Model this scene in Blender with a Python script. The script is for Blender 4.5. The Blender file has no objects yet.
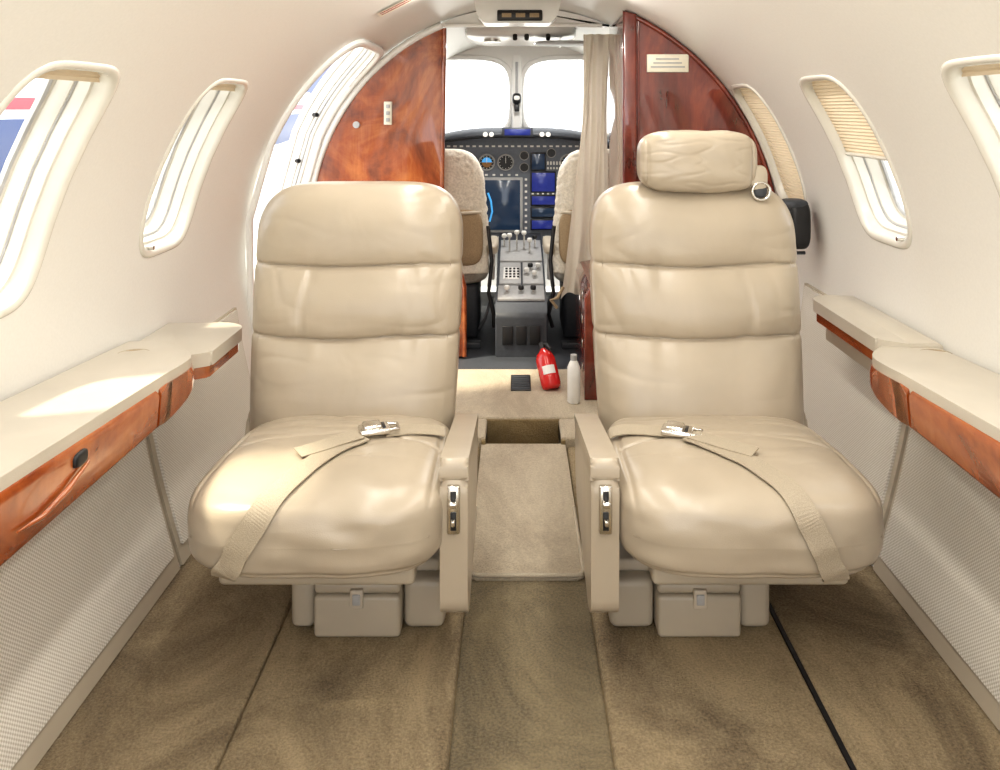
import bpy, bmesh, math, random
from mathutils import Vector, noise, Matrix
from mathutils.bvhtree import BVHTree
random.seed(4)
pi=math.pi
C=bpy.context.scene.collection

# ------------------------------------------------------------ materials
def newmat(name):
    m=bpy.data.materials.new(name); m.use_nodes=True
    nt=m.node_tree; return m,nt,nt.nodes['Principled BSDF']
def coords(nt,scale=(1,1,1)):
    tc=nt.nodes.new('ShaderNodeTexCoord'); mp=nt.nodes.new('ShaderNodeMapping')
    mp.inputs['Scale'].default_value=scale
    nt.links.new(tc.outputs['Object'],mp.inputs['Vector']); return mp.outputs['Vector']
def noisen(nt,vec,scale,detail=4,dist=0,rough=.5):
    n=nt.nodes.new('ShaderNodeTexNoise'); n.inputs['Scale'].default_value=scale
    n.inputs['Detail'].default_value=detail; n.inputs['Distortion'].default_value=dist
    n.inputs['Roughness'].default_value=rough
    nt.links.new(vec,n.inputs['Vector']); return n.outputs['Fac']
def ramp(nt,fac,stops):
    r=nt.nodes.new('ShaderNodeValToRGB'); e=r.color_ramp.elements
    while len(e)<len(stops): e.new(.5)
    for i,(p,c) in enumerate(stops):
        e[i].position=p; e[i].color=(c[0],c[1],c[2],1)
    nt.links.new(fac,r.inputs['Fac']); return r.outputs['Color']
def bump(nt,b,h,strength,dist=.01,prev=None):
    n=nt.nodes.new('ShaderNodeBump'); n.inputs['Strength'].default_value=strength
    n.inputs['Distance'].default_value=dist
    nt.links.new(h,n.inputs['Height'])
    if prev: nt.links.new(prev,n.inputs['Normal'])
    nt.links.new(n.outputs['Normal'],b.inputs['Normal']); return n.outputs['Normal']
def plain(name,col,rough=.5,metal=0,coat=0,emit=None,es=0,nscale=60,var=.06,bs=.05):
    m,nt,b=newmat(name)
    v=coords(nt); f=noisen(nt,v,nscale,3)
    c1=[max(0,c*(1-var)) for c in col]; c2=[min(1,c*(1+var)) for c in col]
    nt.links.new(ramp(nt,f,[(.3,c1),(.7,c2)]),b.inputs['Base Color'])
    b.inputs['Roughness'].default_value=rough; b.inputs['Metallic'].default_value=metal
    b.inputs['Coat Weight'].default_value=coat; b.inputs['Coat Roughness'].default_value=.08
    if bs: bump(nt,b,f,bs,.003)
    if emit:
        b.inputs['Emission Color'].default_value=(*emit,1); b.inputs['Emission Strength'].default_value=es
    return m
def leather(name,col,rough=.3,wr=.25):
    m,nt,b=newmat(name); v=coords(nt)
    f=noisen(nt,v,5,3,.4)
    nt.links.new(ramp(nt,f,[(.3,[c*.93 for c in col]),(.7,[min(1,c*1.05) for c in col])]),b.inputs['Base Color'])
    b.inputs['Roughness'].default_value=rough
    b.inputs['Specular IOR Level'].default_value=.6
    w=noisen(nt,v,8,2,.6,.5)
    p=bump(nt,b,w,wr,.012)
    vo=nt.nodes.new('ShaderNodeTexVoronoi'); vo.inputs['Scale'].default_value=450
    nt.links.new(v,vo.inputs['Vector'])
    bump(nt,b,vo.outputs['Distance'],.10,.001,p)
    return m
def carpet(name,c1,c2,big=3.0):
    m,nt,b=newmat(name); v=coords(nt,(1,.6,1))
    f1=noisen(nt,v,big,6,.9,.72); v2=coords(nt); f2=noisen(nt,v2,170,4,0,.75)
    mx=nt.nodes.new('ShaderNodeMath'); mx.operation='MULTIPLY_ADD'; mx.inputs[1].default_value=.65
    nt.links.new(f2,mx.inputs[0]); nt.links.new(f1,mx.inputs[2])
    nt.links.new(ramp(nt,mx.outputs[0],[(.64,c1),(1.0,c2)]),b.inputs['Base Color'])
    b.inputs['Roughness'].default_value=.95
    b.inputs['Sheen Weight'].default_value=.12; b.inputs['Sheen Roughness'].default_value=.5
    p=bump(nt,b,f2,1.0,.012); bump(nt,b,f1,.35,.015,p)
    return m
def wood(name,c1,c2,c3,scale=2.2,st=(1,1,1),rough=.25):
    m,nt,b=newmat(name); v=coords(nt,st)
    f=noisen(nt,v,scale,9,2.6,.62)
    f2=noisen(nt,coords(nt,(st[0]*9,st[1]*9,st[2]*1.2)),6,5,1.0,.6)
    mx=nt.nodes.new('ShaderNodeMath'); mx.operation='MULTIPLY_ADD'; mx.inputs[1].default_value=.22
    nt.links.new(f2,mx.inputs[0]); nt.links.new(f,mx.inputs[2])
    nt.links.new(ramp(nt,mx.outputs[0],[(.40,c1),(.61,c2),(.84,c3)]),b.inputs['Base Color'])
    b.inputs['Roughness'].default_value=rough; b.inputs['Coat Weight'].default_value=1
    b.inputs['Coat Roughness'].default_value=.03; b.inputs['Coat IOR'].default_value=1.65
    return m
def weave(name,c1,c2,pitch=.009):
    m,nt,b=newmat(name)
    tc=nt.nodes.new('ShaderNodeTexCoord'); sp=nt.nodes.new('ShaderNodeSeparateXYZ')
    nt.links.new(tc.outputs['Object'],sp.inputs[0])
    outs=[]
    for ax in ('Y','Z'):
        a=nt.nodes.new('ShaderNodeMath'); a.operation='MULTIPLY'; a.inputs[1].default_value=2*pi/pitch
        nt.links.new(sp.outputs[ax],a.inputs[0])
        s=nt.nodes.new('ShaderNodeMath'); s.operation='SINE'; nt.links.new(a.outputs[0],s.inputs[0]); outs.append(s.outputs[0])
    mu=nt.nodes.new('ShaderNodeMath'); mu.operation='MULTIPLY'
    nt.links.new(outs[0],mu.inputs[0]); nt.links.new(outs[1],mu.inputs[1])
    ad=nt.nodes.new('ShaderNodeMath'); ad.operation='MULTIPLY_ADD'; ad.inputs[1].default_value=.5; ad.inputs[2].default_value=.5
    nt.links.new(mu.outputs[0],ad.inputs[0])
    nt.links.new(ramp(nt,ad.outputs[0],[(.2,c1),(.75,c2)]),b.inputs['Base Color'])
    b.inputs['Roughness'].default_value=.85
    bump(nt,b,ad.outputs[0],.4,.003)
    return m
def shademat(name,col,mix=.4):
    m,nt,b=newmat(name); v=coords(nt); f=noisen(nt,v,80,2)
    nt.links.new(ramp(nt,f,[(.3,[c*.95 for c in col]),(.7,col)]),b.inputs['Base Color'])
    b.inputs['Roughness'].default_value=.8
    t=nt.nodes.new('ShaderNodeBsdfTranslucent'); t.inputs[0].default_value=(*col,1)
    mx=nt.nodes.new('ShaderNodeMixShader'); mx.inputs[0].default_value=mix
    nt.links.new(b.outputs[0],mx.inputs[1]); nt.links.new(t.outputs[0],mx.inputs[2])
    nt.links.new(mx.outputs[0],nt.nodes['Material Output'].inputs[0]); return m

M={}
M['leather']=leather('seat_leather',(.425,.365,.285),.29,.20)
M['leather2']=leather('trim_leather',(.46,.405,.32),.42,.12)
M['leather_dark']=leather('pilot_leather',(.54,.48,.39),.5)
M['sheepskin']=plain('sheepskin_cover',(.74,.69,.60),.95,nscale=90,var=.14,bs=1.0)
M['ledge']=leather('ledge_vinyl',(.53,.485,.41),.30,.08)
M['wallmat']=plain('headliner_white',(.715,.70,.66),.34,var=.02,nscale=150,bs=.03)
M['frame']=plain('window_frame_white',(.66,.64,.58),.25,coat=.3,var=.01,bs=0)
M['doorframe']=plain('door_frame_white',(.82,.81,.785),.25,coat=.3,var=.01,bs=0)
M['carpet']=carpet('cabin_carpet',(.16,.108,.050),(.60,.47,.28))
M['carpet2']=carpet('aisle_carpet',(.12,.09,.045),(.42,.335,.19))
M['mat']=carpet('aisle_mat_pile',(.48,.39,.28),(.76,.66,.50))
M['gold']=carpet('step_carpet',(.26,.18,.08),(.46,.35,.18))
M['weave']=weave('sidewall_fabric',(.50,.46,.39),(.76,.73,.67))
M['wood_l']=wood('cherry_wood',(.10,.016,.005),(.31,.070,.016),(.54,.19,.055))
M['wood_ledge']=wood('ledge_wood',(.15,.027,.006),(.34,.085,.018),(.50,.175,.048),2.5,(1,.5,1.5))
M['wood_r']=wood('mahogany_wood',(.05,.005,.003),(.16,.020,.010),(.34,.065,.025),2.0)
M['black']=plain('black_plastic',(.015,.015,.017),.4,var=.1)
M['dark']=plain('dark_panel',(.05,.055,.065),.5,var=.1)
M['panel']=plain('panel_grey',(.17,.19,.23),.5,var=.08)
M['grey']=plain('grey_plastic',(.42,.42,.42),.45)
M['chrome']=plain('brushed_metal',(.72,.70,.66),.22,1,var=.03,bs=.02)
M['belt']=plain('belt_webbing',(.39,.335,.255),.6,nscale=500,var=.15,bs=.3)
M['red']=plain('red_paint',(.62,.02,.02),.25,coat=.6,var=.05,bs=0)
M['white']=plain('white_plastic',(.82,.81,.78),.35,var=.02)
M['placard']=plain('placard_cream',(.78,.74,.62),.4,var=.02)
M['curtain']=shademat('curtain_cloth',(.76,.69,.59),.35)
M['pouch']=plain('pouch_canvas',(.36,.27,.17),.8,nscale=200,var=.15,bs=.3)
M['shade']=shademat('pleated_shade',(.70,.58,.42),.28)
M['screen']=plain('screen_dark',(.01,.02,.04),.12,coat=.5,emit=(.03,.07,.14),es=.3,bs=0)
M['blue']=plain('screen_blue',(.02,.03,.12),.15,emit=(.03,.05,.4),es=.35,bs=0,var=.2,nscale=40)
M['cyan']=plain('gauge_cyan',(.05,.3,.6),.2,emit=(.1,.4,.8),es=.6,bs=0)
M['brownh']=plain('gauge_brown',(.3,.14,.03),.3,bs=0)
M['concrete']=plain('apron_concrete',(.72,.72,.70),.9,nscale=2,var=.08)
M['acwhite']=plain('aircraft_white',(.85,.86,.88),.2,coat=.5,var=.01,bs=0)
M['acblue']=plain('aircraft_blue',(.05,.08,.20),.3,bs=0)
M['acred']=plain('aircraft_red',(.42,.06,.08),.3,bs=0)
g,nt,b=newmat('window_glass')
for n in list(nt.nodes):
    if n.type!='OUTPUT_MATERIAL': nt.nodes.remove(n)
tr=nt.nodes.new('ShaderNodeBsdfTransparent'); tr.inputs[0].default_value=(.95,.97,.98,1)
gl=nt.nodes.new('ShaderNodeBsdfGlossy'); gl.inputs['Roughness'].default_value=.03
mx=nt.nodes.new('ShaderNodeMixShader'); mx.inputs[0].default_value=.05
nt.links.new(tr.outputs[0],mx.inputs[1]); nt.links.new(gl.outputs[0],mx.inputs[2])
nt.links.new(mx.outputs[0],nt.nodes['Material Output'].inputs[0]); M['glass']=g

# ------------------------------------------------------------ mesh helpers
def group(name,loc=(0,0,0)):
    e=bpy.data.objects.new(name,None); e.location=loc; e.empty_display_size=.05
    C.objects.link(e); return e
def mk(name,verts,faces,mat,parent=None,smooth=True,recalc=True,merge=False):
    me=bpy.data.meshes.new(name); me.from_pydata([tuple(v) for v in verts],[],faces)
    bm=bmesh.new(); bm.from_mesh(me)
    if merge: bmesh.ops.remove_doubles(bm,verts=bm.verts,dist=1e-5)
    if recalc: bmesh.ops.recalc_face_normals(bm,faces=bm.faces)
    bm.to_mesh(me); bm.free()
    for p in me.polygons: p.use_smooth=smooth
    me.materials.append(M[mat] if isinstance(mat,str) else mat)
    o=bpy.data.objects.new(name,me); C.objects.link(o)
    if parent:
        o.parent=parent; o.location=-Vector(parent.location)
    return o
def autosmooth(o,ang=35):
    bm=bmesh.new(); bm.from_mesh(o.data)
    for e in bm.edges:
        if len(e.link_faces)==2 and e.calc_face_angle(0)>math.radians(ang): e.smooth=False
    bm.to_mesh(o.data); bm.free(); return o
def box(name,lo,hi,mat,parent=None,bev=.004,seg=2,fn=None):
    bm=bmesh.new(); bmesh.ops.create_cube(bm,size=1)
    lo=Vector(lo);hi=Vector(hi); c=(lo+hi)/2; d=hi-lo
    for v in bm.verts: v.co=Vector((c[i]+v.co[i]*d[i] for i in range(3)))
    bev=min(bev,min(abs(d[0]),abs(d[1]),abs(d[2]))*.45)
    if bev>0: bmesh.ops.bevel(bm,geom=list(bm.edges),offset=bev,segments=seg,profile=.5,affect='EDGES')
    if fn:
        for v in bm.verts: v.co=Vector(fn(v.co))
    vs=[v.co.copy() for v in bm.verts]; bm.verts.index_update(); fs=[[v.index for v in f.verts] for f in bm.faces]; bm.free()
    return autosmooth(mk(name,vs,fs,mat,parent),50)
def soft(name,c,h,mat,parent=None,n=5,res=24,fn=None):
    vs=[];fs=[]
    for ax in range(3):
        for sg in (-1,1):
            base=len(vs)
            for i in range(res+1):
                for j in range(res+1):
                    u=math.tan((-1+2*i/res)*pi/4*.98)/math.tan(pi/4*.98); w=math.tan((-1+2*j/res)*pi/4*.98)/math.tan(pi/4*.98)
                    p=[0,0,0]; p[ax]=sg; p[(ax+1)%3]=u; p[(ax+2)%3]=w
                    k=(abs(p[0])**n+abs(p[1])**n+abs(p[2])**n)**(1/n)
                    q=[x/k for x in p]
                    if fn: q=fn(q)
                    vs.append(Vector((c[0]+q[0]*h[0],c[1]+q[1]*h[1],c[2]+q[2]*h[2])))
            for i in range(res):
                for j in range(res):
                    a=base+i*(res+1)+j; fs.append([a,a+1,a+res+2,a+res+1])
    return mk(name,vs,fs,mat,parent,merge=True)
def loft(name,rings,mat,parent=None,cap=True,closed=True,smooth=True):
    n=len(rings[0]); vs=[p for r in rings for p in r]; fs=[]
    for i in range(len(rings)-1):
        for j in range(n if closed else n-1):
            a=i*n+j; b_=i*n+(j+1)%n; fs.append([a,b_,b_+n,a+n])
    if cap: fs.append(list(range(n))); fs.append([ (len(rings)-1)*n+k for k in range(n)])
    return mk(name,vs,fs,mat,parent,smooth)
def tube(name,path,r,mat,parent=None,seg=10,closed=False):
    path=[Vector(p) for p in path]; rings=[]; N=len(path)
    rr=r if isinstance(r,(list,tuple)) else [r]*N
    up=Vector((0.13,.21,.97)).normalized()
    for i,p in enumerate(path):
        if closed: t=path[(i+1)%N]-path[i-1]
        else: t=path[min(i+1,N-1)]-path[max(i-1,0)]
        t.normalize(); a=t.cross(up)
        if a.length<.1: a=t.cross(Vector((1,0,0)))
        a.normalize(); b_=t.cross(a)
        rings.append([p+a*(rr[i]*math.cos(2*pi*k/seg))+b_*(rr[i]*math.sin(2*pi*k/seg)) for k in range(seg)])
    if closed: rings.append(rings[0])
    o=loft(name,rings,mat,parent,cap=not closed); return autosmooth(o,50)
def cyl(name,p1,p2,r,mat,parent=None,seg=24,r2=None):
    return tube(name,[p1,p2],[r,r if r2 is None else r2],mat,parent,seg)
def prism(name,pts2,lo,hi,axis,mat,parent=None,bev=.01,seg=3,fn=None):
    def P(a,b_,t):
        return {'x':(t,a,b_),'y':(a,t,b_),'z':(a,b_,t)}[axis]
    bm=bmesh.new(); n=len(pts2)
    v0=[bm.verts.new(P(a,b_,lo)) for a,b_ in pts2]; v1=[bm.verts.new(P(a,b_,hi)) for a,b_ in pts2]
    f0=bm.faces.new(v0); f1=bm.faces.new(v1)
    for i in range(n): bm.faces.new([v0[i],v0[(i+1)%n],v1[(i+1)%n],v1[i]])
    if bev>0:
        es=list(f0.edges)+list(f1.edges)
        bmesh.ops.bevel(bm,geom=es,offset=bev,segments=seg,profile=.5,affect='EDGES')
    if fn:
        for v in bm.verts: v.co=Vector(fn(v.co))
    bm.verts.index_update()
    vs=[v.co.copy() for v in bm.verts]; fs=[[v.index for v in f.verts] for f in bm.faces]; bm.free()
    return autosmooth(mk(name,vs,fs,mat,parent),40)
def roundpoly(pts,r,seg=6):
    out=[]; n=len(pts)
    for i in range(n):
        p=Vector(pts[i]); a=Vector(pts[i-1]); b_=Vector(pts[(i+1)%n])
        rr=r[i] if isinstance(r,(list,tuple)) else r
        rr=min(rr,.46*(a-p).length,.46*(b_-p).length)
        if rr<=0: out.append(tuple(p)); continue
        d1=(a-p).normalized(); d2=(b_-p).normalized()
        s=p+d1*rr; e=p+d2*rr
        for k in range(seg+1):
            t=k/seg; q=s*(1-t)**2+p*2*t*(1-t)+e*t*t; out.append(tuple(q))
    return out

# ------------------------------------------------------------ fuselage shell
R=1.04; ZC=.65
def wallx(z):
    if z>=ZC: return math.sqrt(max(0,R*R-(z-ZC)**2))
    return 1.04-.13*((ZC-z)/.65)**1.6
def kf(y):
    return 1 if y<3.85 else 1-.07*((y-3.85)/1.3)**1.4
def S(side,y,s,d=0):
    if s>=0:
        f=s/R; x=(R+d)*math.cos(f); z=ZC+(R+d)*math.sin(f)
    else:
        z=ZC+s; x=wallx(z)+d
    k=kf(y)
    return Vector((side*x*k,y,ZC+(z-ZC)*k))
WN=4.5
WIN=[]
for yc in (-.09,.69,1.49,2.27): WIN.append((-1,yc,.416,.158,.250))
for yc in (-.09,.69,1.47,2.27,3.03): WIN.append((1,yc,.434,.158,.244))
DOOR=(-1,3.38,.14,.37,.79)
CK=[(-1,4.55,.45,.30,.20),(1,4.55,.45,.30,.20)]
def inhole(side,y,s):
    for (sd,yc,sc,a,b_) in WIN+CK+[DOOR]:
        if sd==side:
            g_=.006
            if abs((y-yc)/(a+g_))**WN+abs((s-sc)/(b_+g_))**WN<1: return True
    return False
def shell(name,side,s0,s1,y0,y1,mat='wallmat',ds=.01,dy=.01,parent=None):
    ns=int(round((s1-s0)/ds)); ny=int(round((y1-y0)/dy)); vs=[];fs=[]
    for i in range(ny+1):
        for j in range(ns+1):
            vs.append(S(side,y0+(y1-y0)*i/ny,s0+(s1-s0)*j/ns))
    for i in range(ny):
        for j in range(ns):
            if inhole(side,y0+(y1-y0)*(i+.5)/ny,s0+(s1-s0)*(j+.5)/ns): continue
            a=i*(ns+1)+j; fs.append([a,a+1,a+ns+2,a+ns+1])
    return mk(name,vs,fs,mat,parent,recalc=False)
Y0=-.8; Y1=5.2; SC_=R*math.radians(70)
WALL={-1:shell('wall_left',-1,-.665,SC_,Y0,Y1),1:shell('wall_right',1,-.665,SC_,Y0,Y1)}
vs=[];fs=[];nj=40;ni=120
for i in range(ni+1):
    y=Y0+(Y1-Y0)*i/ni; k=kf(y)
    for j in range(nj+1):
        a=math.radians(70+40*j/nj); vs.append((R*math.cos(a)*k,y,ZC+R*math.sin(a)*k))
for i in range(ni):
    for j in range(nj):
        a=i*(nj+1)+j; fs.append([a,a+1,a+nj+2,a+nj+1])
ceil=mk('ceiling',vs,fs,'wallmat',recalc=False)

# ------------------------------------------------------------ windows
def sring(side,yc,sc,a,b_,d,n=WN,N=72):
    out=[]
    for k in range(N):
        t=2*pi*k/N; c=math.cos(t); s=math.sin(t)
        y=yc+a*math.copysign(abs(c)**(2/n),c); ss=sc+b_*math.copysign(abs(s)**(2/n),s)
        out.append(S(side,y,ss,d))
    return out
def patch(name,side,yc,sc,a,b_,d,mat,parent,n=WN,dfn=None,s_lo=-1,res=(10,60)):
    vs=[];fs=[]
    for j in range(res[1]+1):
        v=s_lo+(1-s_lo)*j/res[1]; v=max(-.9999,min(.9999,v))
        w=(1-abs(v)**n)**(1/n)
        for i in range(res[0]+1):
            u=(-1+2*i/res[0])*w
            vs.append(S(side,yc+a*u,sc+b_*v,d+(dfn(j) if dfn else 0)))
    for j in range(res[1]):
        for i in range(res[0]):
            q=j*(res[0]+1)+i; fs.append([q,q+1,q+res[0]+2,q+res[0]+1])
    return mk(name,vs,fs,mat,parent,smooth=(dfn is None),recalc=False)
def window(idx,side,yc,sc,a,b_,shade=None,mat='frame'):
    g_=group('window_%d'%idx,S(side,yc,sc))
    L=[(.022,.0015),(.021,-.002),(.015,-.005),(.008,-.004),(.002,0),(-.001,.010),(-.006,.030),(-.012,.032),(-.013,.038),(-.014,.060),(-.020,.062),(-.022,.068),(-.024,.092),(-.03,.094),(-.032,.110)]
    rings=[sring(side,yc,sc,a+e,b_+e,d) for e,d in L]
    autosmooth(loft('frame',rings,mat,g_,cap=False),50)
    tube('track_seal',sring(side,yc,sc,a-.015,b_-.015,.061),.0035,'grey',g_,6,True)
    tube('inner_seal',sring(side,yc,sc,a-.031,b_-.031,.100),.006,'grey',g_,6,True)
    patch('pane',side,yc,sc,a-.025,b_-.025,.104,'glass',g_)
    frac={'half':-.05,'full':-1}.get(shade,.88)
    patch('pleated_shade',side,yc,sc,a-.003,b_-.004,.020,'shade',g_,s_lo=frac,res=(6,2*int(22*(1-frac))),dfn=lambda j:.0030*(j%2))
    if shade=='half':
        p=[S(side,yc+(a-.008)*t,sc+b_*frac,.020) for t in (-1,-.5,0,.5,1)]
        tube('shade_rail',p,.006,'frame',g_)
    q=S(side,yc-a*.55,sc-b_*.97,.01); cyl('latch',q,q+Vector((-side*.02,0,.0)),.006,'chrome',g_,12)
for i,(sd,yc,sc,a,b_) in enumerate(WIN):
    sh=None
    if sd==1 and abs(yc-2.27)<.01: sh='half'
    if sd==1 and yc>3: sh='full'
    window(i+1,sd,yc,sc,a,b_,sh)
for i,(sd,yc,sc,a,b_) in enumerate(CK):
    g_=group('window_%d'%(20+i),S(sd,yc,sc))
    loft('frame',[sring(sd,yc,sc,a+e,b_+e,d) for e,d in [(.03,0),(.03,-.012),(.01,-.012),(0,.0),(-.01,.05)]],'frame',g_,cap=False)
    patch('pane',sd,yc,sc,a,b_,.045,'glass',g_)
sd,yc,sc,a,b_=DOOR
dg=group('door_1',S(sd,yc,sc))
L=[(.035,.0015),(.035,-.012),(.028,-.018),(.008,-.018),(0,-.010),(-.002,.02),(-.010,.024),(-.012,.03),(-.012,.055),(-.02,.06),(-.022,.09),(-.03,.095),(-.032,.12)]
def clampz(r):
    return [Vector((p.x,p.y,max(p.z,.005))) for p in r]
autosmooth(loft('door_frame',[clampz(sring(sd,yc,sc,a+e,b_+e,d,6,120)) for e,d in L],'doorframe',dg,cap=False),50)
tube('door_seal',clampz(sring(sd,yc,sc,a-.012,b_-.012,.042,6,120)),.004,'grey',dg,8,True)
for (dy_,s_) in ((.30,.52),(.32,.30)):
    q=S(-1,yc+dy_+.04,s_,.06); cyl('latch_pin',q,q+Vector((.02,-.02,0)),.010,'black',dg,14)

# ------------------------------------------------------------ floor
fl=group('floor',(0,1.5,0))
box('floor_structure',(-.93,Y0,-.12),(.93,2.86,-.012),'gold',fl,0)
def strip(name,x0,x1,y0,y1,z,mat,r=.008):
    box(name,(x0,y0,-.04),(x1,y1,z),mat,fl,r,3)
strip('carpet_outer_left',-.93,-.577,Y0,3.0,.0,'carpet')
strip('carpet_outer_right',.594,.93,Y0,3.0,.0,'carpet')
strip('carpet_mid_left',-.575,-.154,Y0,2.86,.0,'carpet',.012)
strip('carpet_mid_right',.154,.584,Y0,2.86,.0,'carpet',.012)
strip('carpet_aisle',-.153,.153,Y0,2.86,-.006,'carpet2')
box('seat_track',(.584,Y0,-.03),(.594,3.0,-.004),'black',fl,0)
mt=prism('mat',roundpoly([(-.150,2.05),(.150,2.05),(.150,2.858),(-.150,2.858)],[.02,.02,.004,.004]),-.006,.008,'z','mat',group('aisle_mat',(0,2.45,0)),.005,2)
tube('mat_binding',[(-.147,2.4,.006),(-.147,2.075,.006),(-.14,2.056,.006),(-.12,2.052,.006),(.12,2.052,.006),(.14,2.056,.006),(.147,2.075,.006),(.147,2.4,.006)],.006,'belt',mt.parent,8)
strip('forward_left',-.93,-.135,2.86,3.04,.03,'mat',.01)
strip('forward_right',.135,.93,2.86,3.04,.03,'mat',.01)
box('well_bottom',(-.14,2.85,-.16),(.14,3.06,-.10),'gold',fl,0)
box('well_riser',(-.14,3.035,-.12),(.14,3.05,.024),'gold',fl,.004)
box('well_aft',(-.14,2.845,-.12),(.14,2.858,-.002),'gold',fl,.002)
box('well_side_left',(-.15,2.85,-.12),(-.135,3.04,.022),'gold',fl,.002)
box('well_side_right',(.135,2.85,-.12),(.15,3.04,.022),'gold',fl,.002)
strip('forward_floor',-.93,.93,3.045,3.62,.03,'mat',.01)
strip('cockpit_floor',-.93,.93,3.62,5.2,.02,'dark',.005)
vg=group('floor_vent',(0,3.43,.03))
box('vent_frame',(-.048,3.33,.028),(.037,3.52,.036),'black',vg,.003)
for i in range(6): box('slat_%d'%i,(-.042,3.345+i*.028,.035),(.031,3.357+i*.028,.039),'dark',vg,.001)

# ------------------------------------------------------------ sidewall panels
def wallpatch(name,side,y0,y1,z0,z1,off,mat,parent,thick=.01):
    N=24; pr=[]
    for i in range(N+1):
        z=z0+(z1-z0)*i/N; pr.append((side*(wallx(z)-off),z))
    for i in range(N,-1,-1):
        z=z0+(z1-z0)*i/N; pr.append((side*(wallx(z)-off+thick),z))
    return prism(name,pr,y0,y1,'y',mat,parent,.003,2)
for side in (-1,1):
    g_=WALL[side]
    for (a0,a1,k) in ((Y0,2.085,1),(2.10,2.92 if side>0 else 2.84,2)):
        zt=.575 if k==1 else (.50 if side<0 else .57)
        wallpatch('panel_border_%d'%k,side,a0,a1,.005,zt,.010,'leather2',g_)
        wallpatch('panel_fabric_%d'%k,side,a0+.02,a1-.02,.05,zt-.005,.017,'weave',g_)

# ------------------------------------------------------------ ledges
def ledge(side,xin,second):
    g_=group('side_ledge',(side*.9,1.2,.6))
    zt=.605
    def slope(y): return .105*(1.92-max(.3,min(y,1.98)))
    def plan(ins,xi=xin):
        o=1.03
        pts=[(side*o,Y0),(side*(xi+ins),Y0),(side*(xi+ins),1.78),(side*(xi+ins+.014),1.90-ins*.5),(side*(xi+.070),1.995-ins),(side*(xi+.15),2.050-ins),(side*o,2.065-ins)]
        return roundpoly(pts,[0,0,.06,.05,.04,.04,0],8)
    def fn(p): return (p.x,p.y,p.z+slope(p.y)*max(0,min(1,(p.z-.545)/.04)))
    prism('padded_top',plan(.0),zt-.022,zt+.008,'z','ledge',g_,.013,4,fn)
    x_=xin-.002; zb=.526
    def bulge(q):
        # gently barrelled wood face
        t=(q[2]-.526)/max(.02,(zt-.014+slope(q[1])-.526)); t=max(0,min(1,t))
        if abs(q[0])<xin+.10: return (q[0]-side*.010*math.sin(pi*t)**.8+side*.006*(1-t),q[1],q[2])
        return q
    pts=[(side*1.02,Y0),(side*x_,Y0),(side*x_,1.672),(side*1.02,1.672)]
    prism('wood_drawer',pts,zb,zt-.014,'z','wood_ledge',g_,.012,6,lambda p: bulge(fn(p)))
    full=plan(-.002); seg=[p for p in full if p[1]>1.682 and abs(p[0])<1.02]
    pts=[(side*1.02,1.682),(side*x_,1.682)]+seg+[(side*1.02,2.060)]
    def fn2(p):
        q=fn(p)
        if q[2]<.58:
            t=max(0,(q[1]-1.72)/.26); q=(q[0],q[1],q[2]+.030*t*t*min(1,(.58-q[2])/.04))
        return bulge(q)
    prism('wood_end',pts,zb,zt-.014,'z','wood_ledge',g_,.012,6,fn2)
    if side<0:
        soft('pull_recess',(side*(xin-.007),1.365,.606),(.007,.020,.012),'black',g_,n=3.5,res=12)
        p=[(side*(xin-.010),1.19,.572),(side*(xin-.011),1.25,.564),(side*(xin-.012),1.32,.573),(side*(xin-.012),1.385,.592)]
        tube('pull_lip',p,[.002,.005,.006,.003],'wood_ledge',g_,8)
    cy=1.93; cx_=.95 if side<0 else .985
    zc=zt+slope(cy)+.008
    ring=[(side*cx_+.036*math.cos(t*pi/16),cy+.030*math.sin(t*pi/16),zc) for t in range(32)]
    tube('cup_holder_ring',ring,.003,'belt',g_,8,True)  # cup holder in the ledge top: thin ring round a flat dark disc
    mk('cup_holder_recess',[(p[0],p[1],zc+.0015) for p in ring],[list(range(32))],'pouch',g_)
    x2,z2,ys,ye,yo=second
    pts=roundpoly([(side*1.03,yo),(side*(x2+.06),yo),(side*x2,ys),(side*x2,ye-.04),(side*(x2+.05),ye),(side*1.03,ye)],[0,.01,.01,.03,.03,0])
    prism('forward_padded_top',pts,z2-.035,z2,'z','ledge',g_,.012,4)
    prism('forward_wood_strip',[(p[0]+side*.008 if abs(p[0])<1.0 else p[0],p[1]-(.006 if p[1]>2.15 else 0)) for p in pts],z2-.065,z2-.034,'z','wood_ledge',g_,.004,2)
    prism('forward_support',[(side*1.02,2.12),(side*(x2+.05),2.12),(side*(x2+.05),ye-.03),(side*1.02,ye-.03)],.49,z2-.064,'z','leather2',g_,.004,2)
ledge(-1,.78,(.795,.590,2.02,2.30,1.98))
ledge(1,.80,(.880,.622,2.02,2.50,1.98))

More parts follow.
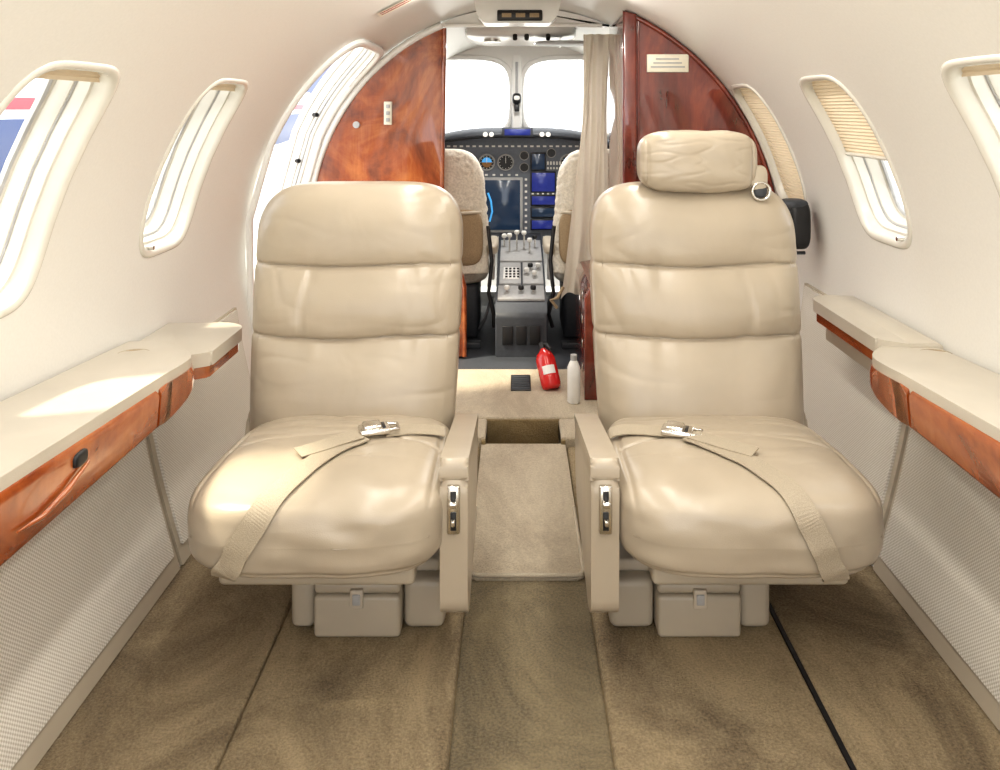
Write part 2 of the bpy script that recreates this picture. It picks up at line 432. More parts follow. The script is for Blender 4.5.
# ------------------------------------------------------------ cabin seats
def cabin_seat(cx,m,headrest,seed,cl,ch):
    g_=group('cabin_seat',(cx,1.95,0))
    X=lambda l: cx+m*l
    rnd=Vector((seed*7.3,seed*3.1,0))
    zb=.30; seams=(.595,.778); top=.995
    rows=[]
    NV=210; NR=220
    for i in range(NV+1):
        t=i/NV
        if t<.8: z=zb+(.865-zb)*t/.8; kw=1; kd=1
        else:
            a=(t-.8)/.2*pi/2*.995; z=.865+(top-.865)*math.sin(a); kw=math.cos(a)**.36; kd=math.cos(a)**.5
        hw=.266+.020*math.sin(min(1,max(0,(z-.3)/.5))*pi/2)-.006*max(0,(z-.85)/.15)
        hw*=kw; hd=.072*kd
        edges=[zb-.06,seams[0],seams[1],top+.06]
        ring=[]
        for k in range(NR):
            th=2*pi*k/NR; c=math.cos(th); s=math.sin(th)
            x=hw*math.copysign(abs(c)**.42,c); y=hd*math.copysign(abs(s)**.5,s)
            u=x/max(hw,1e-4)
            zz=z+.004*math.sin(x*14+seed)
            if s<0:
                fr=min(1,abs(s)*1.6)
                for q in range(3):
                    if edges[q]<=zz<=edges[q+1]:
                        v=(zz-edges[q])/(edges[q+1]-edges[q])
                        y-=.036*kd*(max(0,math.sin(pi*v))**.45)*(1-abs(u)**5)*fr
                for sz in seams:
                    dd=abs(zz-sz)
                    wv=noise.noise(Vector((x*20,sz*9+ (1 if zz>sz else 0)*3,0))+rnd)
                    y+=.014*math.exp(-dd/.032)*max(0,wv)*fr*(1-u**6)
                    y+=.0055*math.exp(-(dd/.0035)**2)*fr
                n1=noise.noise(Vector((x*4.5,z*12,1.7))+rnd)
                y+=.0030*fr*max(0,1-abs(n1)*5)*(.1+.9*abs(u)**2)
                if seams[0]<z<seams[1]:
                    n2=noise.noise(Vector((x*10,z*4,8.7))+rnd)
                    y+=.0026*fr*max(0,1-abs(n2)*5)
                y+=.008*fr*noise.noise(Vector((x*6,z*6,4.7))+rnd)
                if seams[0]<z<seams[1]:
                    xs=-.03+.012*math.sin((z-.6)*16)
                    y+=.008*math.exp(-((x-xs)/.0045)**2)*fr
                    x2=.115+.018*math.sin((z-.6)*14+1)
                    y+=.005*math.exp(-((x-x2)/.007)**2)*fr
            yy=2.145+(z-.36)*.23+y
            if abs(u)>.9: x*=1-.014*sum(math.exp(-((zz-sz)/.010)**2) for sz in seams)
            ring.append(Vector((X(x),yy,z)))
        rows.append(ring)
    loft('backrest',rows,'leather',g_)
    def cf(q):
        x,y,z=q; z0=z
        if z>0:
            z*=1-.26*(y+1)/2
            z+=.12*(1-x*x)*(1-y*y)
            z+=.05*noise.noise(Vector((x*3,y*3,2))+rnd)*(1-abs(x)**4)
            n1=noise.noise(Vector((x*1.6,y*4.5,5))+rnd)
            z-=.035*max(0,1-abs(n1)*5)*max(0,min(1,y+.5))*(1-x**6)
            e=abs(abs(x)-.88)
            z-=.045*math.exp(-(e/.018)**2)*max(0,min(1,(.8-y)*3))
            if abs(x)<.88: z-=.050*math.exp(-((y-.20+.25*x*x)/.022)**2)
        else:
            x*=1-.07*abs(z)**3; y=y*(1-.05*abs(z)) if y<0 else y
        x*=1-.07*max(0,y)
        if y<0:
            y-=.05*(1-x*x)
            y+=.018*noise.noise(Vector((x*3,z*2.5,7))+rnd)
        if z0<0:
            gsm=math.exp(-((z0+.66)/.05)**2)
            k1=max(0,min(1,(-y-.5)*3)); y+=.016*gsm*k1
            x*=1-.010*gsm*max(0,min(1,(.6-y)*2))*abs(x)**4
        return (x,y,z)
    cc=Vector((X(cl),1.845,.344))
    cu=soft('cushion',cc,(ch,.272,.094),'leather',g_,n=5,res=100,fn=lambda q: (lambda r:(m*r[0],r[1],r[2]))(cf(q)))
    box('cushion_pan',(X(cl)-.205,1.66,.210),(X(cl)+.205,2.10,.262),'leather2',g_,.012,3)
    box('base_core',(cx-.16,1.92,.08),(cx+.16,2.16,.23),'grey',g_,.01)
    if m<0: xs=[-.548,-.192]; dl,dr=-.487,-.290
    else: xs=[.188,.560]; dl,dr=.294,.484
    box('base_drawer',(dl,1.812,.002),(dr,2.1,.098),'leather2',g_,.010,3)
    box('base_drawer_cap',(dl,1.815,.100),(dr,2.1,.127),'leather2',g_,.010,3)
    box('base_side_a',(xs[0],1.840,.004),(dl-.003,2.12,.120),'leather2',g_,.018,3)
    box('base_side_b',(dr+.003,1.840,.004),(xs[1],2.12,.120),'leather2',g_,.018,3)
    box('base_skirt',(xs[0]+.015,1.87,.12),(xs[1]-.015,2.14,.150),'leather_dark',g_,.008,2)
    mc_=(dl+dr)/2
    box('drawer_tab',(mc_-.015,1.806,.072),(mc_+.015,1.818,.115),'leather_dark',g_,.003)
    box('tab_face',(mc_-.009,1.803,.082),(mc_+.009,1.808,.106),'grey',g_,.002)
    ai=.128; ao=.186
    a0,a1=(-ao,-ai) if m<0 else (ai,ao)
    prof=roundpoly([(1.652,.462),(1.662,.15),(1.73,.125),(2.08,.22),(2.12,.385),(1.88,.428)],[.07,.035,.05,.05,.05,.1],10)
    prism('arm_panel',prof,a0,a1,'x','leather',g_,.020,5)
    prof2=roundpoly([(1.662,.474),(1.658,.430),(1.70,.413),(2.10,.366),(2.13,.394),(1.88,.438)],[.035,.012,.02,.01,.012,.1],8)
    prism('arm_pad',prof2,a0-.0008,a1+.0008,'x','leather',g_,.014,4)
    ac=(a0+a1)/2
    box('lever_plate',(ac-.0135,1.646,.325),(ac+.0135,1.660,.425),'chrome',g_,.004)
    box('lever_slot',(ac-.006,1.643,.335),(ac+.006,1.648,.372),'black',g_,.001)
    box('lever_slot_b',(ac-.006,1.643,.385),(ac+.006,1.648,.415),'black',g_,.001)
    box('lever',(ac-.009,1.626,.388),(ac+.009,1.647,.400),'chrome',g_,.004,3)
    box('lever_b',(ac-.004,1.628,.350),(ac+.004,1.647,.362),'chrome',g_,.002)
    o0,o1=sorted([X(.262),X(.282)])
    prism('hinge_cover',roundpoly([(2.08,.24),(2.20,.24),(2.22,.38),(2.14,.40)],.03),o0,o1,'x','leather2',g_,.008)
    bm=bmesh.new(); bm.from_mesh(cu.data); bvh=BVHTree.FromBMesh(bm); bm.free()
    def ribbon(name,pts,w,off=.004,flat=False):
        P=[Vector(p) for p in pts]; D=[]
        for i in range(len(P)-1):
            for k in range(12): D.append(P[i].lerp(P[i+1],k/12))
        D.append(P[-1]); Q=[];Nn=[]
        for d in D:
            if flat:
                zz=max((bvh.ray_cast(Vector((d.x+dx,d.y+dy,1)),Vector((0,0,-1)))[0] or Vector((0,0,.36))).z for dx in (-.02,0,.02) for dy in (-.02,0,.02))
                Q.append(Vector((d.x,d.y,zz+off))); Nn.append(Vector((0,-.12,1))); continue
            loc,nor,_,_=bvh.find_nearest(d)
            if nor.dot(d-cc)<0: nor=-nor
            Q.append(loc+nor*off if (loc-d).length<.09 else d); Nn.append(nor)
        for _ in range(6):
            Q=[Q[0]]+[(Q[i-1]+Q[i]*2+Q[i+1])/4 for i in range(1,len(Q)-1)]+[Q[-1]]
            Nn=[Nn[0]]+[(Nn[i-1]+Nn[i]*2+Nn[i+1])/4 for i in range(1,len(Q)-1)]+[Nn[-1]]
        rings=[]
        for i,q in enumerate(Q):
            t=(Q[min(i+1,len(Q)-1)]-Q[max(i-1,0)]).normalized(); n_=Nn[i].normalized()
            s=t.cross(n_).normalized(); n2=s.cross(t).normalized()
            rings.append([q-s*w/2,q+s*w/2,q+s*w/2+n2*.0025,q-s*w/2+n2*.0025])
        loft(name,rings,'belt',g_,smooth=False)
    if m<0:
        L=[(-.385,1.86,.45),(-.44,1.78,.455),(-.475,1.68,.46),(-.505,1.60,.45),(-.535,1.54,.40),(-.580,1.53,.33),(-.610,1.545,.27),(-.618,1.60,.245)]
        bx=-.362; tail=[(-.34,1.89,.45),(-.29,1.915,.44),(-.235,1.93,.435),(-.20,1.935,.43)]
    else:
        L=[(.375,1.86,.45),(.42,1.80,.455),(.475,1.72,.46),(.515,1.62,.455),(.545,1.54,.40),(.580,1.53,.33),(.605,1.545,.27),(.612,1.60,.245)]
        bx=.352; tail=[(.34,1.89,.45),(.28,1.915,.44),(.235,1.93,.435),(.20,1.935,.43)]
    ribbon('belt_long',L,.050,.005)
    ribbon('belt_short',tail,.046,.004,True)
    sg=-1 if m<0 else 1
    ribbon('belt_loose_end',[(bx+sg*.03,1.86,.46),(bx+sg*.10,1.79,.46),(bx+sg*.145,1.755,.46)] ,.044,.008,True)
    loc,nor,_,_=bvh.ray_cast(Vector((bx,1.885,1)),Vector((0,0,-1))); z=loc.z+.004
    def rot(p):
        d=Vector((p[0]-bx,p[1]-1.885,p[2]-z)); a_=math.radians(18*sg*-1)
        return (bx+d.x*math.cos(a_)-d.y*math.sin(a_),1.885+d.x*math.sin(a_)+d.y*math.cos(a_),z+d.z)
    box('buckle',(bx-.036,1.859,z+.004),(bx+.036,1.911,z+.018),'chrome',g_,.006,3,rot)
    box('buckle_flap',(bx-.026,1.865,z+.016),(bx+.016,1.905,z+.026),'chrome',g_,.004,2,rot)
    box('buckle_slot',(bx+.018,1.867,z+.0165),(bx+.026,1.903,z+.0195),'black',g_,.001,1,rot)
    tube('buckle_tongue',[rot((bx+.034,1.865,z+.012)),rot((bx+.056,1.869,z+.012)),rot((bx+.056,1.901,z+.012)),rot((bx+.034,1.905,z+.012))],.004,'chrome',g_,8)
    if headrest:
        def hf(q):
            x,y,z=q
            r=1-.10*abs(x)**6
            y*=r; z*=r
            y+=.05*noise.noise(Vector((x*2.2,z*2,3)))
            n1=noise.noise(Vector((x*1.6,z*3.0,9)))
            y+=.022*max(0,1-abs(n1)*5)*(1 if y<0 else 0)
            if y<0: y+=.12*math.exp(-((abs(x)-.88)/.02)**2)
            z+=.03*noise.noise(Vector((x*3,y*3,9)))
            return (x,y,z)
        soft('headrest_pillow',(cx+.008,2.225,1.058),(.163,.066,.085),'leather',g_,n=4.2,res=50,fn=hf)
        ring=[(cx+.176+.024*math.cos(t*pi/12),2.185,.978+.024*math.sin(t*pi/12)) for t in range(24)]
        tube('strap_ring',ring,.0045,'chrome',g_,8,True)
        soft('strap_end',(cx+.172,2.195,1.012),(.024,.012,.036),'leather2',g_,n=3,res=10)
        soft('ring_tab',(cx+.176,2.19,.978),(.018,.005,.018),'dark',g_,n=2.5,res=8)
    return g_
cabin_seat(-.463,-1,False,1,-.0200,.272)
cabin_seat(.466,1,True,2,-.006,.280)

# ------------------------------------------------------------ partitions
pg=group('partition',(-.65,3.8,.8))
pts=[(-.275,.03),(-.275,.36),(-.29,.42),(-.33,.47),(-.375,.50),(-.385,.60)]
ang0=math.acos(-.385/1.03)
arc=[]
for i in range(40):
    a=ang0+(math.radians(180)-ang0)*i/39; arc.append((.992*math.cos(a),ZC+1.012*math.sin(a)))
pts+=arc+[(-.90,.03)]
prism('wood_panel',pts,3.79,3.83,'y','wood_l',pg,.006,2)
tube('edge_trim',[(p[0]+.004,3.80,p[1]) for p in pts[:7]],.012,'wood_l',pg,10)
tube('arch_trim',[(p[0]*1.014,3.785,ZC+(p[1]-ZC)*1.014) for p in arc],.018,'doorframe',pg,8)
box('switch_plate',(-.650,3.780,1.13),(-.612,3.792,1.24),'placard',pg,.003)
for i in range(3): box('switch_%d'%i,(-.640,3.772,1.145+i*.032),(-.622,3.782,1.162+i*.032),'grey',pg,.002)
cyl('courtesy_light',(-.78,3.775,1.13),(-.78,3.79,1.13),.016,'grey',pg)
cg=group('cabinet',(.68,3.5,.8))
pts=[(.25,.03),(.25,.44),(.27,.48),(.40,.50),(.41,.56)]
ang0=math.acos(.41/1.03); arc=[]
for i in range(36):
    a=ang0*(1-i/35); arc.append((1.028*math.cos(a),ZC+1.028*math.sin(a)))
pts+=arc+[(.90,.03)]
prism('wood_front',pts,3.22,3.26,'y','wood_r',cg,.008,3)
prism('wood_body',[(p[0]+.008 if p[0]<.6 else p[0]*.995,p[1]) for p in pts],3.258,3.80,'y','wood_r',cg,.004,2)
tube('arch_trim',[(p[0],3.215,p[1]) for p in arc],.010,'wood_r',cg,8)
prism('door_stile',[(.402,.52),(.458,.52),(.458,1.585),(.402,1.60)],3.200,3.224,'y','wood_r',cg,.009,4)
tube('door_edge_bead',[(.468,3.216,.55),(.468,3.216,1.56)],.005,'wood_r',cg,8)
box('placard',(.500,3.212,1.352),(.668,3.222,1.424),'placard',cg,.003)
for i in range(3): box('text_line_%d'%i,(.515+.01*i,3.2105,1.370+i*.016),(.652-.012*i,3.2125,1.376+i*.016),'grey',cg,0)
for i in range(4): box('lower_hinge_%d'%i,(.246,3.30,.12+i*.1),(.252,3.34,.15+i*.1),'chrome',cg,.001)
hg=group('trim_1',(0,3.8,1.64))
pts=[(-.39,1.592),(-.30,1.600),(.30,1.600),(.42,1.592)]+[(R*.995*math.cos(math.radians(a)),ZC+R*.995*math.sin(math.radians(a))) for a in range(66,113,3)]
prism('header_panel',pts,3.77,3.83,'y','doorframe',hg,.008,3)
tube('header_bead',[(-.36,3.77,1.598),(0,3.765,1.604),(.38,3.77,1.598)],.010,'doorframe',hg)
sg=group('warning_sign',(0,3.40,1.62))
prism('housing',roundpoly([(-.16,1.565),(.12,1.565),(.15,1.60),(.17,1.69),(-.21,1.69),(-.19,1.60)],.012),3.36,3.50,'y','doorframe',sg,.006,3)
box('display',(-.105,3.348,1.574),(.085,3.362,1.620),'black',sg,.006)
for i in range(3): box('legend_%d'%i,(-.085+i*.058,3.345,1.588),(-.045+i*.058,3.349,1.606),'pouch',sg,.001)
cs=group('ceiling_service_panel',(0,1.4,1.67))
prism('panel',roundpoly([(-.27,1.70),(-.22,1.645),(.22,1.645),(.27,1.70)],.02),Y0,3.20,'y','doorframe',cs,.008,3)
for yy in (.4,1.2,2.0,2.7):
    cyl('reading_light',(-.12,yy,1.640),(-.12,yy,1.648),.025,'chrome',cs)
    cyl('air_vent',(.12,yy,1.638),(.12,yy,1.648),.022,'black',cs)
rp=group('exit_placard',S(-1,2.9,1.12,-.003))
mk('plate',[S(-1,2.86,1.08,-.003),S(-1,2.96,1.08,-.003),S(-1,2.96,1.22,-.003),S(-1,2.86,1.22,-.003)],[[0,1,2,3]],'placard',rp)
for i in range(2):
    y=2.88+i*.035; mk('text_%d'%i,[S(-1,y,1.09,-.005),S(-1,y+.012,1.09,-.005),S(-1,y+.012,1.21,-.005),S(-1,y,1.21,-.005)],[[0,1,2,3]],'red',rp)
ob=group('headset_holder',(.93,2.75,.75))
soft('case',(.955,2.80,.80),(.04,.05,.085),'black',ob,n=4,res=14)
soft('case_lid',(.945,2.80,.87),(.045,.045,.02),'dark',ob,n=3,res=10)
tube('holder_bracket',[(.92,2.78,.72),(.94,2.8,.70),(.985,2.8,.70)],.006,'dark',ob)

# ------------------------------------------------------------ cockpit
ww=group('wall_front',(0,5.12,1.2))
vs=[];fs=[];NX=150;NZ=130
def wy(z): return 5.14-(z-1.05)*.28
HO=[(-.405,1.28,.355,.25),(.365,1.28,.355,.25)]
for j in range(NZ+1):
    z=-.0+1.72*j/NZ
    for i in range(NX+1):
        x=-1.0+2.0*i/NX; vs.append((x,wy(z),z))
for j in range(NZ):
    z=1.72*(j+.5)/NZ
    for i in range(NX):
        x=-1+2*(i+.5)/NX
        if any(abs((x-hx)/(a+.005))**4+abs((z-hz)/(b_+.005))**4<1 for hx,hz,a,b_ in HO): continue
        a=j*(NX+1)+i; fs.append([a,a+1,a+NX+2,a+NX+1])
mk('bulkhead',vs,fs,'doorframe',ww,recalc=False)
for k,(hx,hz,a,b_) in enumerate(HO):
    p=[]
    for t in range(80):
        c=math.cos(2*pi*t/80); s=math.sin(2*pi*t/80)
        x=hx+a*math.copysign(abs(c)**.5,c); z=hz+b_*math.copysign(abs(s)**.5,s); p.append((x,wy(z),z))
    tube('windshield_frame_%d'%k,p,.018,'doorframe',ww,8,True)
    mk('windshield_pane_%d'%k,[(q[0],q[1]+.02,q[2]) for q in p],[list(range(80))],'glass',ww)
box('centre_post',(-.05,5.0,1.0),(.012,5.06,1.55),'doorframe',ww,.015,3)
mc=group('magnetic_compass',(-.02,4.97,1.25))
soft('body',(-.019,4.97,1.27),(.028,.035,.035),'black',mc,n=3,res=12)
soft('card',(-.019,4.933,1.275),(.018,.006,.014),'white',mc,n=3,res=8)
cyl('stem',(-.019,4.99,1.30),(-.019,4.99,1.50),.009,'grey',mc)
box('lamp',(-.035,4.95,1.19),(-.003,4.98,1.235),'black',mc,.006)
ov=group('overhead_vent_panel',(0,4.5,1.6))
soft('pod',(0,4.45,1.62),(.30,.35,.05),'doorframe',ov,n=4,res=16)
for x in (-.03,.03,.14): cyl('vent_knob',(x,4.12,1.585),(x,4.10,1.565),.012,'black',ov,14)
cyl('dome_light',(-.15,4.25,1.575),(-.15,4.25,1.560),.045,'chrome',ov)
sv=group('sun_visor',(.3,4.3,1.53))
soft('visor',(.22,4.15,1.545),(.15,.10,.012),'grey',sv,n=3,res=12)
tube('visor_arm',[(.22,4.24,1.545),(.22,4.5,1.555)],.006,'chrome',sv)
ip=group('instrument_panel',(0,4.8,.8))
CX=-.02
pts=[(-.80,.40),(.76,.40),(.76,.86)]
for i in range(25):
    t=i/24; x=.76-1.56*t; u=(x-CX)/.78; pts.append((x,1.04-.17*abs(u)**3.0))
pts.append((-.80,.86))
prism('panel_face',pts,4.75,4.80,'y','panel',ip,.004,2)
hood=[]
for j,(yy,dz,th) in enumerate(((4.62,-.012,.0),(4.60,.0,0),(4.62,.018,0),(4.75,.035,0),(5.10,.035,0))):
    hood.append([Vector((x_,yy+.10*abs((x_-CX)/.78)**2,1.055-.19*abs((x_-CX)/.78)**3+dz)) for x_ in [ .78-1.58*i/40 for i in range(41)]])
loft('glareshield',hood,'dark',ip,cap=False,closed=False)
loft('glareshield_under',[hood[0],[v+Vector((0,.13,-.01)) for v in hood[0]]],'black',ip,cap=False,closed=False)
def scr(name,x0,x1,z0,z1,mat,bz=.008,y=4.748):
    box(name+'_bezel',(x0-bz,y-.012,z0-bz),(x1+bz,y,z1+bz),'grey' if bz>.009 else 'black',ip,.004)
    box(name,(x0,y-.015,z0),(x1,y-.010,z1),mat,ip,.001)
scr('main_display',-.208,0.0,.49,.785,'screen',.016)
tube('map_arc',[(-.18+.0,4.732,.54),(-.165,4.732,.60),(-.172,4.732,.66),(-.19,4.732,.71)],.006,'cyan',ip,6)
scr('left_display',-.52,-.26,.49,.785,'screen',.016)
scr('small_display',.070,.145,.848,.94,'screen')
scr('fms_display',.070,.205,.718,.828,'blue')
for k,z0 in enumerate((.640,.568,.496)): scr('radio_%d'%k,.070,.205,z0,z0+.050,'blue' if k!=1 else 'screen')
scr('right_display',.26,.50,.49,.785,'screen',.016)
box('annunciator',(-.105,4.585,1.045),(.072,4.60,1.098),'dark',ip,.004)
box('annunciator_screen',(-.09,4.580,1.055),(.058,4.587,1.090),'blue',ip,.002)
for x in (-.165,.125,-.20,.16): cyl('glareshield_knob',(x,4.60,1.06),(x,4.575,1.06),.014,'white',ip,16)
for (x,z,mm) in ((-.197,.89,'cyan'),(-.085,.89,'black'),(-.31,.89,'black'),(-.42,.88,'cyan'),(.285,.89,'cyan'),(.385,.88,'black')):
    ring=[(x+.045*math.cos(t*pi/12),4.742,z+.045*math.sin(t*pi/12)) for t in range(24)]
    tube('gauge_rim',ring,.006,'grey',ip,6,True)
    cyl('gauge_face',(x,4.75,z),(x,4.738,z),.042,'black',ip)
    if mm=='cyan':
        vs=[(x+.030*math.cos(pi*t/12),4.736,z+.030*math.sin(pi*t/12)) for t in range(13)]
        mk('horizon_sky',vs,[list(range(13))],'cyan',ip)
        vs=[(x+.030*math.cos(-pi*t/12),4.736,z+.030*math.sin(-pi*t/12)) for t in range(13)]
        mk('horizon_ground',vs,[list(range(13))],'brownh',ip)
    for t in range(12):
        a=t*pi/6; box('tick',(x+.036*math.cos(a)-.002,4.735,z+.036*math.sin(a)-.002),(x+.036*math.cos(a)+.002,4.737,z+.036*math.sin(a)+.002),'white',ip,0)
    box('needle',(x-.0015,4.734,z-.005),(x+.0015,4.736,z+.03),'white',ip,0)
for (x,z) in ((.025,.93),(.025,.86),(.185,.945)):
    cyl('small_gauge',(x,4.75,z),(x,4.738,z),.024,'black',ip,20)
    tube('small_gauge_rim',[(x+.025*math.cos(t*pi/10),4.742,z+.025*math.sin(t*pi/10)) for t in range(20)],.004,'grey',ip,6,True)
vs=[];fs=[]
def addb(x,y,z,hx,hy,hz):
    b0=len(vs)
    for dx in (-1,1):
        for dy in (-1,1):
            for dz in (-1,1): vs.append((x+dx*hx,y+dy*hy,z+dz*hz))
    for f in ((0,1,3,2),(4,6,7,5),(0,4,5,1),(2,3,7,6),(0,2,6,4),(1,5,7,3)): fs.append([b0+i for i in f])
for i in range(26):
    for zz in (.985,.445,.425): addb(-.5+i*.038,4.745,zz,.010,.006,.005)
for i in range(10): addb(.225,4.745,.50+i*.033,.008,.006,.006)
for i in range(9): addb(.035,4.745,.50+i*.036,.007,.006,.006)
for i in range(5): addb(-.20+i*.045,4.742,.815,.008,.008,.005); addb(.075+i*.03,4.730,.705,.006,.006,.004)
for i in range(6): addb(.165+i*.018,4.742,.885,.005,.006,.010); addb(.165+i*.018,4.742,.855,.005,.006,.006)
mk('panel_buttons',vs,fs,'white',ip,False)
pd=group('throttle_pedestal',(0,4.2,.3))
prof=roundpoly([(3.82,.02),(3.82,.22),(3.90,.27),(4.35,.40),(4.76,.47),(4.76,.02)],[0,.02,.04,.05,0,0])
prism('pedestal_body',prof,-.125,.125,'x','dark',pd,.01,3)
def ptop(y): return .27+(y-3.90)*.29 if y<4.35 else .40+(y-4.35)*.17
def pslab(name,x0,x1,y0,y1,mat,t=.012):
    box(name,(x0,y0,0),(x1,y1,t),mat,pd,.002,2,lambda p:(p.x,p.y,p.z+ptop(p.y)-.002))
pslab('radio_head',-.11,.0,4.05,4.27,'grey'); pslab('fuel_panel',.01,.115,4.05,4.27,'grey')
pslab('trim_panel',-.115,.115,3.90,4.03,'grey'); pslab('throttle_quadrant',-.11,.115,4.29,4.60,'grey')
pslab('keypad',-.09,-.01,4.09,4.21,'white',.016)
for (x,y,h,mt_) in ((-.06,4.42,.10,'white'),(-.02,4.44,.11,'white'),(.02,4.46,.10,'white'),(.05,4.40,.08,'white'),(.08,4.48,.07,'black'),(-.09,4.50,.07,'white'),(.03,4.15,.03,'white'),(.07,4.12,.03,'white'),(.05,4.20,.03,'black'),(.09,4.20,.03,'white'),(-.07,3.97,.03,'white'),(.06,3.97,.03,'black'),(0,3.97,.03,'black')):
    z=ptop(y); cyl('lever_rod',(x,y,z),(x,y-.02*h/.1,z+h),.005,'chrome',pd,8)
    soft('lever_knob',(x,y-.02*h/.1,z+h),(.014,.014,.012),mt_,pd,n=3,res=8)
for k in range(16): 
    x=-.08+(k%4)*.02; y=4.10+(k//4)*.028; box('key_%d'%k,(x,y,ptop(y)+.01),(x+.012,y+.014,ptop(y)+.021),'black',pd,.001)
for k in range(3): box('aft_face_plate_%d'%k,(-.09+k*.065,3.812,.08),(-.04+k*.065,3.822,.17),'black',pd,.003)
def pilot_seat(cx,side):
    g_=group('pilot_seat',(cx,4.2,0))
    rows=[]
    for i in range(81):
        t=i/80
        if t<.7: z=.38+.45*t/.7; kw=kd=1
        else:
            a=(t-.7)/.3*pi/2*.99; z=.83+.17*math.sin(a); kw=math.cos(a)**.5; kd=math.cos(a)**.5
        hw=(.235-.035*max(0,(z-.6)/.4))*kw; hd=.06*kd; ring=[]
        for k in range(100):
            th=2*pi*k/100; c=math.cos(th); s=math.sin(th)
            x=hw*math.copysign(abs(c)**.5,c); y=hd*math.copysign(abs(s)**.6,s)
            f_=.006*noise.noise(Vector((x*60,z*60,cx*9+s)))*min(1,kw*1.5)
            y+=.005*noise.noise(Vector((x*8,z*8,cx*9)))+f_; x+=f_
            y-= .004*math.exp(-((z-.7)/.008)**2)*(1 if s>0 else -1)
            ring.append(Vector((cx+x,4.10+(.8-z)*(-.10)+y,z)))
        rows.append(ring)
    loft('backrest',rows,'sheepskin',g_)
    soft('cushion',(cx,4.34,.36),(.23,.25,.07),'sheepskin',g_,n=4,res=16)
    box('seat_base',(cx-.18,4.12,.02),(cx+.18,4.5,.30),'dark',g_,.02)
    soft('map_pouch',(cx+(-side)*.09,4.015,.56),(.12,.03,.14),'pouch',g_,n=4,res=14)
    tube('pouch_rim',[(cx-side*.09-.11,3.99,.69),(cx-side*.09,3.98,.685),(cx-side*.09+.11,3.99,.69)],.008,'leather_dark',g_)
    xa=cx-side*.255
    soft('armrest',(xa,4.16,.50),(.030,.16,.032),'leather_dark',g_,n=3.5,res=12)
    box('arm_bracket',(xa-.012,4.05,.34),(xa+.012,4.09,.48),'grey',g_,.005)
    tube('harness',[(xa-.02*-side,4.0,.62),(xa,3.97,.45),(xa+.015*side,3.95,.30),(xa-.01*side,3.93,.20),(xa+.01,3.95,.13)],.010,'black',g_,8)
    tube('harness_lower',[(xa,3.95,.28),(xa-.03,3.93,.18),(xa-.06,3.95,.12)],.008,'dark',g_,8)
    box('rail',(cx-.2,3.95,.02),(cx+.2,4.0,.05),'dark',g_,.004)
pilot_seat(-.40,-1); pilot_seat(.40,1)
for cx in (-.42,.42):
    g_=group('control_yoke',(cx,4.55,.7))
    cyl('shaft',(cx,4.74,.62),(cx,4.55,.64),.016,'dark',g_)
    tube('wheel',[(cx-.13,4.54,.75),(cx-.12,4.54,.66),(cx-.06,4.54,.63),(cx,4.54,.64),(cx+.06,4.54,.63),(cx+.12,4.54,.66),(cx+.13,4.54,.75)],.015,'black',g_)
cu_=group('curtain',(.35,3.84,1.0))
vs=[];fs=[];NU=90;NV=80
for j in range(NV+1):
    v=j/NV; z=1.565-1.27*v
    sw=max(0,(v-.30)/.70)
    for i in range(NU+1):
        u=i/NU
        x0=.300-.006*math.sin(v*5)-.12*sw**1.3; x1=.425-.02*v+.01*sw
        x=x0+(x1-x0)*u+.005*math.sin(v*7+u*9)
        y=3.855+.012*math.sin(u*2*pi*3.0+.8*math.sin(v*4))+.012*noise.noise(Vector((u*4,v*5,0)))-.02*sw
        zz=z+.03*sw*math.sin(u*7)
        vs.append((x,y,zz))
for j in range(NV):
    for i in range(NU):
        a=j*(NU+1)+i; fs.append([a,a+1,a+NU+2,a+NU+1])
mk('cloth',vs,fs,'curtain',cu_,recalc=False)
tube('tie_strap',[(.20,3.80,.36),(.17,3.79,.31),(.14,3.79,.30),(.17,3.80,.26)],.008,'pouch',cu_,8)
fe=group('fire_extinguisher',(.11,3.35,.1))
p=Vector((.125,3.34,.036)); q=Vector((.095,3.42,.155)); d=(q-p).normalized()
tube('bottle',[p,p+d*.006,p+d*.02,p+(q-p)*.85,q,q+d*.015,q+d*.025],[.030,.038,.042,.042,.034,.018,.012],'red',fe,24)
ax_=d.cross(Vector((0,0,1))).normalized(); ay_=d.cross(ax_).normalized()
if ay_.y>0: ay_=-ay_
lab=[]
for f_ in (.36,.60):
    for k in range(9):
        t=-.9+k*.16; lab.append(p+(q-p)*f_+ax_*(.0432*math.sin(t))+ay_*(.0432*math.cos(t)))
mk('label',lab,[[k,k+1,k+10,k+9] for k in range(8)],'white',fe)
tube('valve',[q+d*.02,q+d*.05],[.012,.014],'black',fe,12)
tube('handle',[q+d*.045,q+d*.055+Vector((.02,-.03,.0)),q+d*.05+Vector((.035,-.05,-.01))],.006,'black',fe,8)
wb=group('water_bottle',(.205,3.2,.03))
tube('bottle',[(.205,3.2,.031),(.205,3.2,.036),(.205,3.2,.17),(.205,3.2,.19),(.205,3.2,.20)],[.022,.026,.026,.018,.012],'white',wb,20)
cyl('cap',(.205,3.2,.20),(.205,3.2,.222),.013,'grey',wb,16)

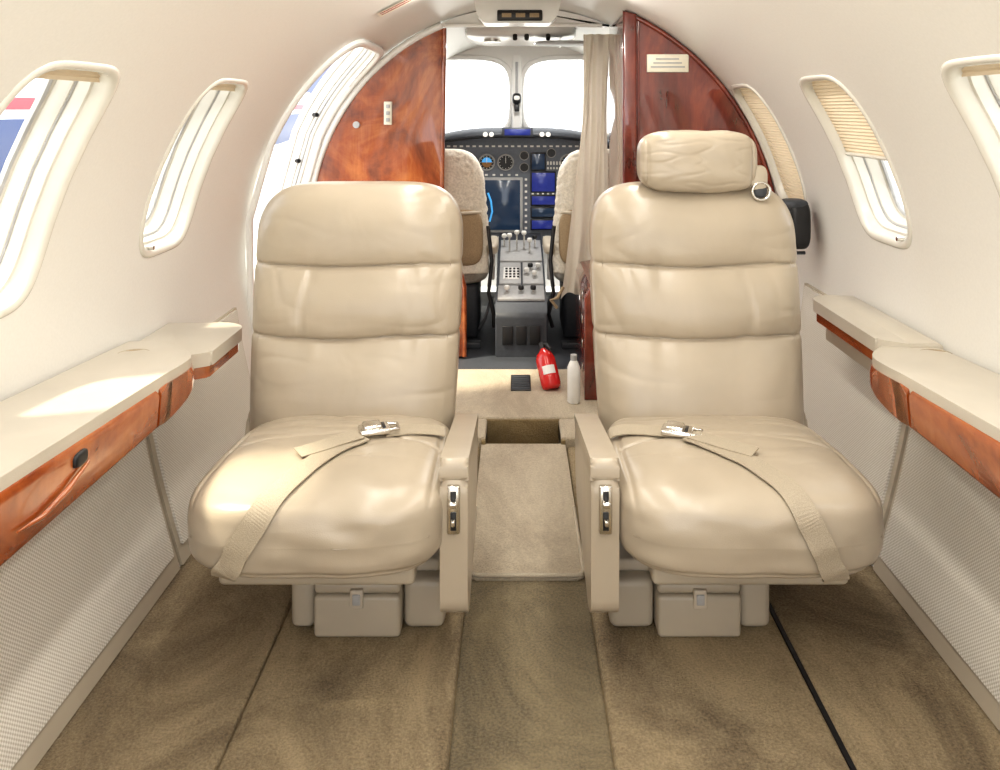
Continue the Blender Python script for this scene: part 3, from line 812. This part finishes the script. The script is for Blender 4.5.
# ------------------------------------------------------------ exterior
ap=mk('ground',[(-60,-40,-1.3),(60,-40,-1.3),(60,80,-1.3),(-60,80,-1.3)],[[0,1,2,3]],'concrete',smooth=False)
ac=group('parked_aircraft',(-8,12,1))
axis=Vector((.04,1,0)).normalized(); sdv=Vector((axis.y,-axis.x,0)); o_=Vector((-8.4,2,0))
NA=48
def acring(t,r,zc): 
    return [o_+axis*t+sdv*(r*math.cos(2*pi*k/NA))+Vector((0,0,zc+r*math.sin(2*pi*k/NA))) for k in range(NA)]
prof=[(-3,.05),(-2.8,.3),(-2,.8),(-.5,1.15),(2,1.25),(20,1.25),(24,1.0),(29,.4),(30,.1)]
loft('fuselage',[acring(t,r,.9+(1.25-r)*.3) for t,r in prof],'acwhite',ac)
def band(name,a0,a1,mat):
    rings=[]
    for t,r in prof[2:8]:
        zc=.9+(1.25-r)*.3
        rings.append([o_+axis*t+sdv*((r+.012)*math.cos(math.radians(a)))+Vector((0,0,zc+(r+.012)*math.sin(math.radians(a)))) for a in [a0+(a1-a0)*k/8 for k in range(9)]])
    loft(name,rings,mat,ac,cap=False,closed=False)
band('red_stripe',14,22,'acred'); band('blue_stripe',-30,8,'acblue')
fin=[o_+axis*25+Vector((0,0,1.6)),o_+axis*29.5+Vector((0,0,1.4)),o_+axis*31+Vector((0,0,4.5)),o_+axis*29.3+Vector((0,0,4.5))]
mk('tail_fin',[p+sdv*s for s in (-.08,.08) for p in fin],[[0,1,2,3],[4,5,6,7],[0,1,5,4],[1,2,6,5],[2,3,7,6],[3,0,4,7]],'acblue',ac,False)
for k,tt in enumerate((1.5,14)):
    q=o_+axis*tt; cyl('gear_strut_%d'%k,q+Vector((0,0,-.3)),q+Vector((0,0,-1.05)),.07,'grey',ac)
    cyl('wheel_%d'%k,q+sdv*-.12+Vector((0,0,-1.04)),q+sdv*.12+Vector((0,0,-1.04)),.26,'black',ac)

# ------------------------------------------------------------ world, lights, camera
w=bpy.data.worlds.new('World'); bpy.context.scene.world=w; w.use_nodes=True
bg=w.node_tree.nodes['Background']; bg.inputs[0].default_value=(.97,.98,1,1); bg.inputs[1].default_value=2.5
def area(name,loc,rot,sx,sy,power,col):
    l=bpy.data.lights.new(name,'AREA'); l.shape='RECTANGLE'; l.size=sx; l.size_y=sy; l.energy=power; l.color=col
    o=bpy.data.objects.new(name,l); o.location=loc; o.rotation_euler=rot; C.objects.link(o); return o
area('ceiling_fill_strip',(-.33,1.3,1.61),(0,math.radians(20),0),.06,3.4,18,(1,.95,.87))  # unseen pair of strip lamps, added to brighten the dim cabin
area('ceiling_fill_strip',(.33,1.3,1.61),(0,math.radians(-20),0),.06,3.4,18,(1,.95,.87))
area('cockpit_fill_light',(0,4.3,1.55),(0,0,0),.2,.3,9,(1,.97,.92))  # unseen area lamp added as fill for the cockpit
sl=bpy.data.lights.new('sun','SUN'); sl.energy=6.0; sl.angle=math.radians(5); sl.color=(1,.90,.70)
so=bpy.data.objects.new('sun',sl); C.objects.link(so)
so.rotation_euler=Vector((.56,.24,-1.0)).to_track_quat('-Z','Y').to_euler()

cd=bpy.data.cameras.new('camera'); cam=bpy.data.objects.new('camera',cd); C.objects.link(cam)
cam.location=(-.03,0,1.2); cam.rotation_euler=(math.radians(90),0,0)
cd.sensor_width=36; cd.lens=28.8; cd.shift_x=-.015; cd.shift_y=-.275; cd.clip_start=.02; cd.clip_end=300
bpy.context.scene.camera=cam
vw=bpy.context.scene.view_settings
vw.view_transform='Standard'
for lk in ('Medium High Contrast','None'):
    try:
        vw.look=lk; break
    except Exception: pass
vw.exposure=-.05
